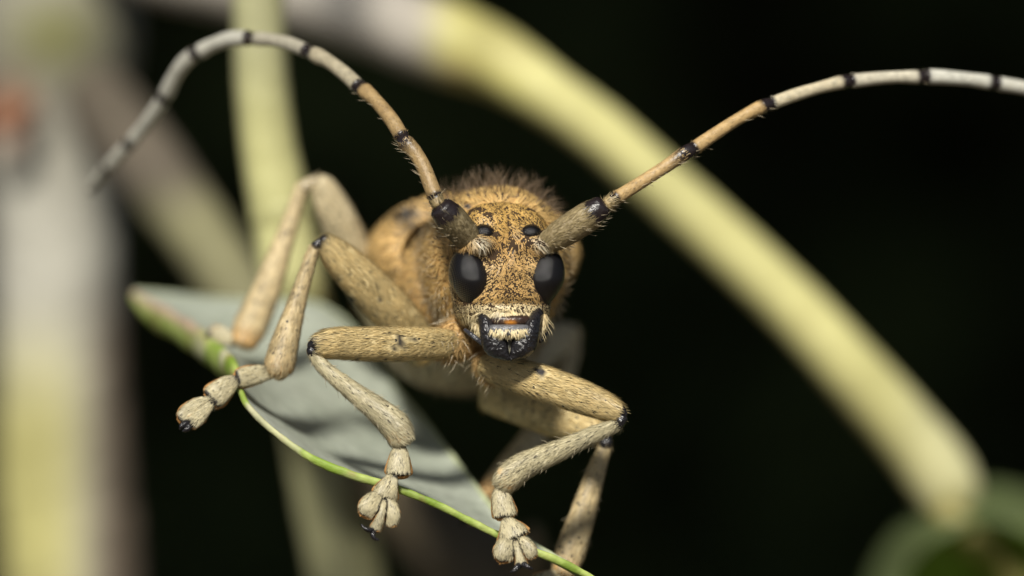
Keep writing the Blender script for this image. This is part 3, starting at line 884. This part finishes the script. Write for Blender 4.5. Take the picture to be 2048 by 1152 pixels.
# hind legs
leg([(800, 680, 1.6, 36), (745, 590, 1.45, 40), (705, 505, 1.3, 40), (672, 430, 1.2, 37), (645, 375, 1.14, 27), (638, 362, 1.13, 18)],
    [(604, 372, 1.12, 13), (572, 470, 1.1, 19), (532, 582, 1.05, 29), (500, 655, 1.02, 34), (489, 684, 1.0, 26)],
    [[(470, 682, 1.0, 14), (445, 672, 1.02, 18), (435, 670, 1.035, 17), (425, 668, 1.05, 16)]], [[(422, 668, 1.05, 6), (412, 672, 1.05, 3)]], n_hair=(3000, 2000, 400), near=False, gloss_knee=False, base=np.array((.53, .45, .28)))
leg([(1000, 790, 1.4, 36), (1045, 735, 1.55, 40), (1095, 692, 1.68, 40), (1128, 680, 1.74, 34), (1140, 684, 1.75, 26)],
    [(1147, 700, 1.74, 15), (1120, 780, 1.5, 20), (1072, 868, 1.25, 26), (1015, 945, 1.05, 30), (975, 992, .92, 25)],
    [[(965, 1004, .9, 14), (950, 1020, .88, 18), (942.5, 1028, 0.87, 17), (935, 1036, .86, 16)]], [[(932, 1040, .86, 6), (922, 1048, .85, 3)]], n_hair=(3000, 2000, 400), near=False, gloss_knee=False, base=np.array((.53, .45, .28)))

# ---- antennae ---------------------------------------------------
def antenna(segs, shade_tint=1.0):  # last argument: shade painted into the antenna's colour and hairs
    A = empty('antenna', P(*segs[0][0][:3]), beetle)
    H = Hair()
    for i, rows in enumerate(segs):
        if 1 < i < len(segs) - 1:            # the dark tip runs into the next segment
            nx = segs[i + 1][0]
            rows = rows + [(nx[0], nx[1], nx[2], nx[3] * .72)]
        V, F, u, th = loft(px_ctrl([(*r[:3], r[3] * (1.2 if i == 0 else 1.0 if i < 6 else 1.12)) for r in rows], .95), n=20, per=8, cap=(.5, .5), power=2.1)
        f = fbm(V, 18, 5)
        if i == 0: pale = mixc((.15, .115, .06), (.36, .29, .16), f)
        elif i == 1: pale = mixc((.25, .18, .08), (.4, .3, .15), f)
        elif i < 4: pale = mixc((.30, .195, .08), (.47, .33, .15), f)
        else:
            k = min(1.0, (i - 3) / 3.0)
            pale = mixc((.34 + .06 * k, .27 + .12 * k, .14 + .19 * k), (.46 + .04 * k, .38 + .11 * k, .22 + .20 * k), f)
        edge = u + .03 * (vnoise(V, 22, i) - .5)
        k = sstep(.82, .88, edge) if i > 1 else sstep(.80, .88, edge + .06 * np.sin(th)) if i == 0 else sstep(.75, .8, edge)
        if i == 2: k = np.maximum(k, sstep(.70, .95, edge + .12 * np.sin(th)))
        kb = sstep(.03, .0, u) if i > 1 else 0 * u
        k = np.maximum(k, kb)
        c = mixc(pale * (shade_tint if i < 6 else (1 + shade_tint) / 2), (.014, .010, .010), k)
        o = put('scape' if i == 0 else 'antenna_segment', V, F, 'antenna', A, np.hstack([c, k[:, None]]))
        ax = P(*rows[-1][:3]) - P(*rows[0][:3])
        n = (1700, 160, 900, 600, 300, 200)[i] if i < 6 else 100
        p, nn = sample(surf(o), n)
        t = ((p - P(*rows[0][:3])) @ unit(ax)) / np.linalg.norm(ax)
        m = t < (.80 if i == 0 else .86); p, nn = p[m], nn[m]
        base = np.array((.34, .27, .14)) if i < 2 else np.array((.48, .34, .16)) if i < 4 else np.array((.5, .47, .36))
        H.add(p, nn, unit(ax) + rng.normal(0, .2, (len(p), 3)), (16 if i < 2 else 9) * U * rng.uniform(.6, 1.2, len(p)), 1.8 * U, .16, base * shade_tint * (.65 + .5 * rng.random((len(p), 1))))
        # standing bristles underneath
        q, nn = sample(surf(o), (130, 20, 60, 20)[i] if i < 4 else 4)
        m = nn[:, 2] < .1; q, nn = q[m], nn[m]
        H.add(q, nn, unit(ax) + rng.normal(0, .25, (len(q), 3)), (20 if i < 4 else 10) * U * rng.uniform(.5, 1.2, len(q)), 1.1 * U, .75, (.5, .42, .28), droop=.8, rnd=True)
    H.build('hair', A)
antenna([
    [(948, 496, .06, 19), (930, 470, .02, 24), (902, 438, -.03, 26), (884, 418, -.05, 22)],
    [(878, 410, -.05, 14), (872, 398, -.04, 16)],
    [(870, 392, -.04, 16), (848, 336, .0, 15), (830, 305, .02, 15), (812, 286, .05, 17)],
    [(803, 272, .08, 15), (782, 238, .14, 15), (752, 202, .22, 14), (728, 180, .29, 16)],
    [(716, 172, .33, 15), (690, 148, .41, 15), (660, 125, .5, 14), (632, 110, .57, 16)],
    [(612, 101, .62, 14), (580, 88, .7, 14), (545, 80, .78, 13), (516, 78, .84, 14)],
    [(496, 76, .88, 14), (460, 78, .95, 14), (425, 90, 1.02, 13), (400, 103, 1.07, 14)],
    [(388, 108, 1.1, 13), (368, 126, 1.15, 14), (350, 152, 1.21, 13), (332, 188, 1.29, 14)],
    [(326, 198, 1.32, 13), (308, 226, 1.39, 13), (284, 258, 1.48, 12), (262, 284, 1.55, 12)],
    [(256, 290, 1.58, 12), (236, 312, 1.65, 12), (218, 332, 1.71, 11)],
    [(213, 337, 1.73, 11), (198, 356, 1.82, 10), (180, 382, 1.92, 6)]], shade_tint=.68)  # left antenna, painted darker for its shaded side
antenna([
    [(1093, 487, .06, 19), (1125, 466, .03, 24), (1172, 436, .0, 25), (1203, 414, -.01, 20)],
    [(1213, 409, -.01, 13), (1224, 402, .0, 15)],
    [(1232, 396, .0, 14), (1280, 366, .05, 13), (1330, 334, .09, 13), (1374, 304, .12, 15)],
    [(1389, 296, .14, 14), (1430, 268, .18, 13), (1480, 236, .23, 12), (1527, 212, .27, 14)],
    [(1546, 206, .29, 13), (1590, 190, .33, 13), (1640, 175, .38, 12), (1690, 163, .43, 14)],
    [(1704, 162, .45, 14), (1750, 157, .49, 13), (1795, 154, .53, 12), (1839, 154, .57, 14)],
    [(1853, 153, .58, 14), (1895, 155, .62, 13), (1940, 159, .66, 12), (1982, 165, .7, 13)],
    [(1995, 167, .72, 13), (2040, 174, .76, 12), (2085, 184, .8, 12), (2125, 197, .85, 12)],
    [(2136, 201, .86, 12), (2190, 226, .92, 11), (2240, 258, .98, 11)],
    [(2248, 264, 1.0, 11), (2290, 300, 1.06, 10), (2325, 340, 1.12, 10)],
    [(2330, 347, 1.13, 9), (2355, 390, 1.2, 8), (2372, 440, 1.28, 4)]])

# ---- fur of the head -----------------------------------------------
def head_fur():
    H = Hair()
    src = surf(HEAD)
    p, n = sample(src, 34000)
    x, y, z = hl_inv(p)
    keep = (y < 60) & ~in_eye(x, y, z, 1.03) & (z > -90)
    # bare black dots on the crown and beside the tubercles
    dots = vnoise(p, 44, 77); big = fbm(p, 12, 41)
    crown = sstep(20, 70, z)
    bare = (dots > .72 - .06 * crown) & (rng.random(len(p)) < .5 + .45 * crown)
    bare |= (big > .62) & (np.abs(np.abs(x) - 34) < 18) & (z > 22) & (z < 56)
    bare |= (np.exp(-((x + 34) / 14) ** 2 - ((z - 42) / 13) ** 2) > rng.random(len(p)) * .9)
    bare |= (np.abs(np.abs(x) - 66) < 9) & (np.abs(z + 79) < 6)
    keep &= ~bare
    p, n, x, y, z = p[keep], n[keep], x[keep], y[keep], z[keep]
    m = len(p)
    c_, s_ = math.cos(HYAW), math.sin(HYAW)
    fl = np.zeros((m, 3))
    sg = np.tanh(x / 12)
    w_mid = sstep(-55, -40, z) * sstep(45, 15, z)
    w_low = sstep(-40, -56, z); w_up = sstep(15, 45, z)
    fx = w_mid * sg * 1.0 + w_low * sg * .45 + w_up * (-sg * .25)
    fz = w_mid * -.45 + w_low * -1.0 + w_up * -.85
    ang = (fbm(p, 8, 55) - .5) * 4.5
    fx2 = fx * np.cos(ang) - fz * np.sin(ang); fz2 = fx * np.sin(ang) + fz * np.cos(ang)
    fl = np.stack([fx2 * c_, fx2 * s_, fz2], 1) + rng.normal(0, .14, (m, 3))
    lowc = sstep(-48, -62, z)
    side = sstep(88, 102, np.abs(x))
    c = mixc(OCH, OCH * np.array((1.12, .98, .85)), fbm(p, 10, 3))
    c = mixc(c, (.66, .47, .22), sstep(20, 46, np.abs(x)) * sstep(-50, -10, z) * sstep(60, 20, z) * .7)
    c = mixc(c, CREAM, np.clip(lowc + side * .5 * sstep(20, -40, z), 0, 1))
    c = mixc(c, np.array((.60, .38, .11)), sstep(60, 110, z) * .8)
    c = c * (.62 + .55 * rng.random((m, 1)))
    dk = rng.random(m) < .06 * (1 - lowc); c[dk] = BLK * 2
    L = (23 + 5 * lowc) * U * rng.uniform(.6, 1.3, m)
    tub = np.exp(-((np.abs(x) - 62) / 16) ** 2 - ((z - 68) / 13) ** 2) * (y < -60)
    c = mixc(c, np.array((.52, .46, .33)), np.clip(tub * 1.2, 0, 1))
    L = L * np.where(rng.random(m) < tub * .7, 0.02, 1.0)
    H.add(p, n, fl, L, (2.2 + .3 * lowc) * U * rng.uniform(.7, 1.25, m), .30 + .15 * lowc + rng.normal(0, .1, m), c)
    # bold cream hairs of the clypeus, combed down and outwards
    k = (z < -46) & (z > -84) & (y < -55); q = p[k][:1500]; qn = n[k][:1500]; qx = x[k][:1500]
    H.add(q, qn, np.stack([np.tanh(qx / 30) * .5, np.full(len(q), -.1), np.full(len(q), -1.)], 1) + rng.normal(0, .4, (len(q), 3)), 24 * U * rng.uniform(.6, 1.2, len(q)), 2.4 * U, .42, CREAM * (.75 + .4 * rng.random((len(q), 1))))
    # fringe over the mouth, whiskers on the cheeks
    k = (z < -72) & (z > -88) & (y < -50); q = p[k][:260]; qn = n[k][:260]
    H.add(q, qn, np.tile((0, -.2, -1.), (len(q), 1)) + rng.normal(0, .35, (len(q), 3)), 24 * U * rng.uniform(.5, 1.2, len(q)), 1.9 * U, .35, CREAM * 1.05, rnd=True)
    k = (np.abs(x) > 82) & (z < -35) & (y < 10); q = p[k][:160]; qn = n[k][:160]
    H.add(q, qn, np.tile((0, -.2, -1.), (len(q), 1)) + rng.normal(0, .4, (len(q), 3)), 34 * U * rng.uniform(.5, 1.2, len(q)), 1.5 * U, .7, CREAM, rnd=True)
    k = (np.abs(x) > 70) & (z > -40) & (y < 40); q = p[k][:200]; qn = n[k][:200]
    H.add(q, qn, rng.normal(0, 1, (len(q), 3)), 28 * U * rng.uniform(.5, 1.3, len(q)), 1.3 * U, 1.0, (.6, .5, .32), rnd=True)
    # pale brush of the upper lip
    lp, ln = sample(surf(LABRUM), 2200)
    xx, yy = pix_of(lp)
    k = (ln[:, 1] < -.1) & (yy > 656) & (rng.random(len(lp)) < sstep(2, 7, np.abs(xx - 1018)) * .8 + .2)
    q, qn = lp[k], ln[k]
    H.add(q, qn, np.stack([(pix_of(q)[0] - 1018) * .012, np.full(len(q), -.25), np.full(len(q), -1.)], 1) + rng.normal(0, .2, (len(q), 3)), 13 * U * rng.uniform(.6, 1.3, len(q)), 1.9 * U, .3, CREAM * (.7 + .45 * rng.random((len(q), 1))))
    for o in [c for c in HEAD.children if c.name.startswith('maxilla')]:
        q, qn = sample(surf(o), 300)
        H.add(q, qn, np.tile((0, -.1, -1.), (len(q), 1)) + rng.normal(0, .25, (len(q), 3)), 12 * U * rng.uniform(.6, 1.2, len(q)), 1.7 * U, .25, CREAM * (.5 + .4 * rng.random((len(q), 1))))
        q, qn = sample(surf(o), 18)
        H.add(q, qn, np.tile((0, -.1, -1.), (len(q), 1)) + rng.normal(0, .4, (len(q), 3)), 34 * U * rng.uniform(.6, 1.2, len(q)), 1.5 * U, .7, CREAM, rnd=True)
    H.build('hair', HEAD)
head_fur()

# ---- fur of the body -------------------------------------------------
def body_fur():
    H = Hair()
    p, n = sample(surf(TRUNK), 42000)
    k = (p[:, 1] < 1.7) & (p[:, 1] > .2); p, n = p[k], n[k]
    k = vnoise(p, 24, 88) < .74; p, n = p[k], n[k]
    m = len(p)
    x, y = pix_of(p)
    c = mixc(OCH * .95, OCH * 1.15, fbm(p, 9, 4))
    c = mixc(c, (.60, .52, .36), sstep(640, 720, y))
    c = c * (.62 + .55 * rng.random((m, 1)))
    dk = rng.random(m) < .06; c[dk] = BLK * 2
    swirl = rng.normal(0, .3, (m, 3)) + np.stack([fbm(p, 6, 1) - .5, fbm(p, 6, 2) - .5, fbm(p, 6, 3) - .5], 1) * 2
    H.add(p, n, np.array([-.05, 1., -.15]) + swirl, 24 * U * rng.uniform(.6, 1.3, m), 2.6 * U, .3, c)
    for w in WINGS:
        p, n = sample(surf(w), 12000)
        k = (p[:, 1] < 2.0) & (vnoise(p, 24, 18) < .74); p, n = p[k], n[k]; m = len(p)
        c = mixc(OCH, OCH * 1.18, fbm(p, 9, 4)) * (.62 + .55 * rng.random((m, 1)))
        x, y = pix_of(p)
        hum = np.exp(-((x - 815) / 34) ** 2 - ((y - 425) / 26) ** 2)
        c[rng.random(m) < hum * .55] = BLK * 4
        H.add(p, n, np.array([0, 1., -.2]) + rng.normal(0, .3, (m, 3)), 24 * U * rng.uniform(.6, 1.3, m), 2.6 * U, .3, c)
    # tall dark hairs on the back, long pale ones below the throat
    p, n = sample(surf(TRUNK), 16000)
    x, y = pix_of(p)
    k = (n[:, 2] > .55) & (p[:, 1] > .28) & (p[:, 1] < .72); q, qn = p[k][:430], n[k][:430]
    m = len(q)
    H.add(q, qn, rng.normal(0, 1, (m, 3)) + np.array([.3, -.2, 0]) + 2 * (np.stack([vnoise(q, 11, 1), vnoise(q, 11, 2), vnoise(q, 11, 3)], 1) - .5), 50 * U * rng.uniform(.3, 1.35, m), 1.5 * U, 1.1, np.array((.20, .14, .085)) * rng.uniform(.4, 1.6, (m, 1)), droop=.75, rnd=True)
    k = (n[:, 2] < .5) & (n[:, 2] > -.4) & (p[:, 1] > .25) & (p[:, 1] < 1.0); q, qn = p[k][:900], n[k][:900]
    m = len(q)
    H.add(q, qn, rng.normal(0, 1, (m, 3)), 30 * U * rng.uniform(.4, 1.2, m), 1.4 * U, .9, np.array((.55, .42, .24)), droop=.75, rnd=True)
    k = (n[:, 2] < -.35) & (p[:, 1] > .22) & (p[:, 1] < 1.3); q, qn = p[k][:1500], n[k][:1500]
    m = len(q)
    H.add(q, qn, rng.normal(0, .35, (m, 3)) + np.array([.2, -.6, -.3]), 38 * U * rng.uniform(.4, 1.2, m), 1.6 * U, .8, np.array((.62, .52, .34)) * rng.uniform(.7, 1.1, (m, 1)), droop=.8, rnd=True, curl=np.tile((0, 0, -.5), (m, 1)))
    H.build('hair', TRUNK)
body_fur()
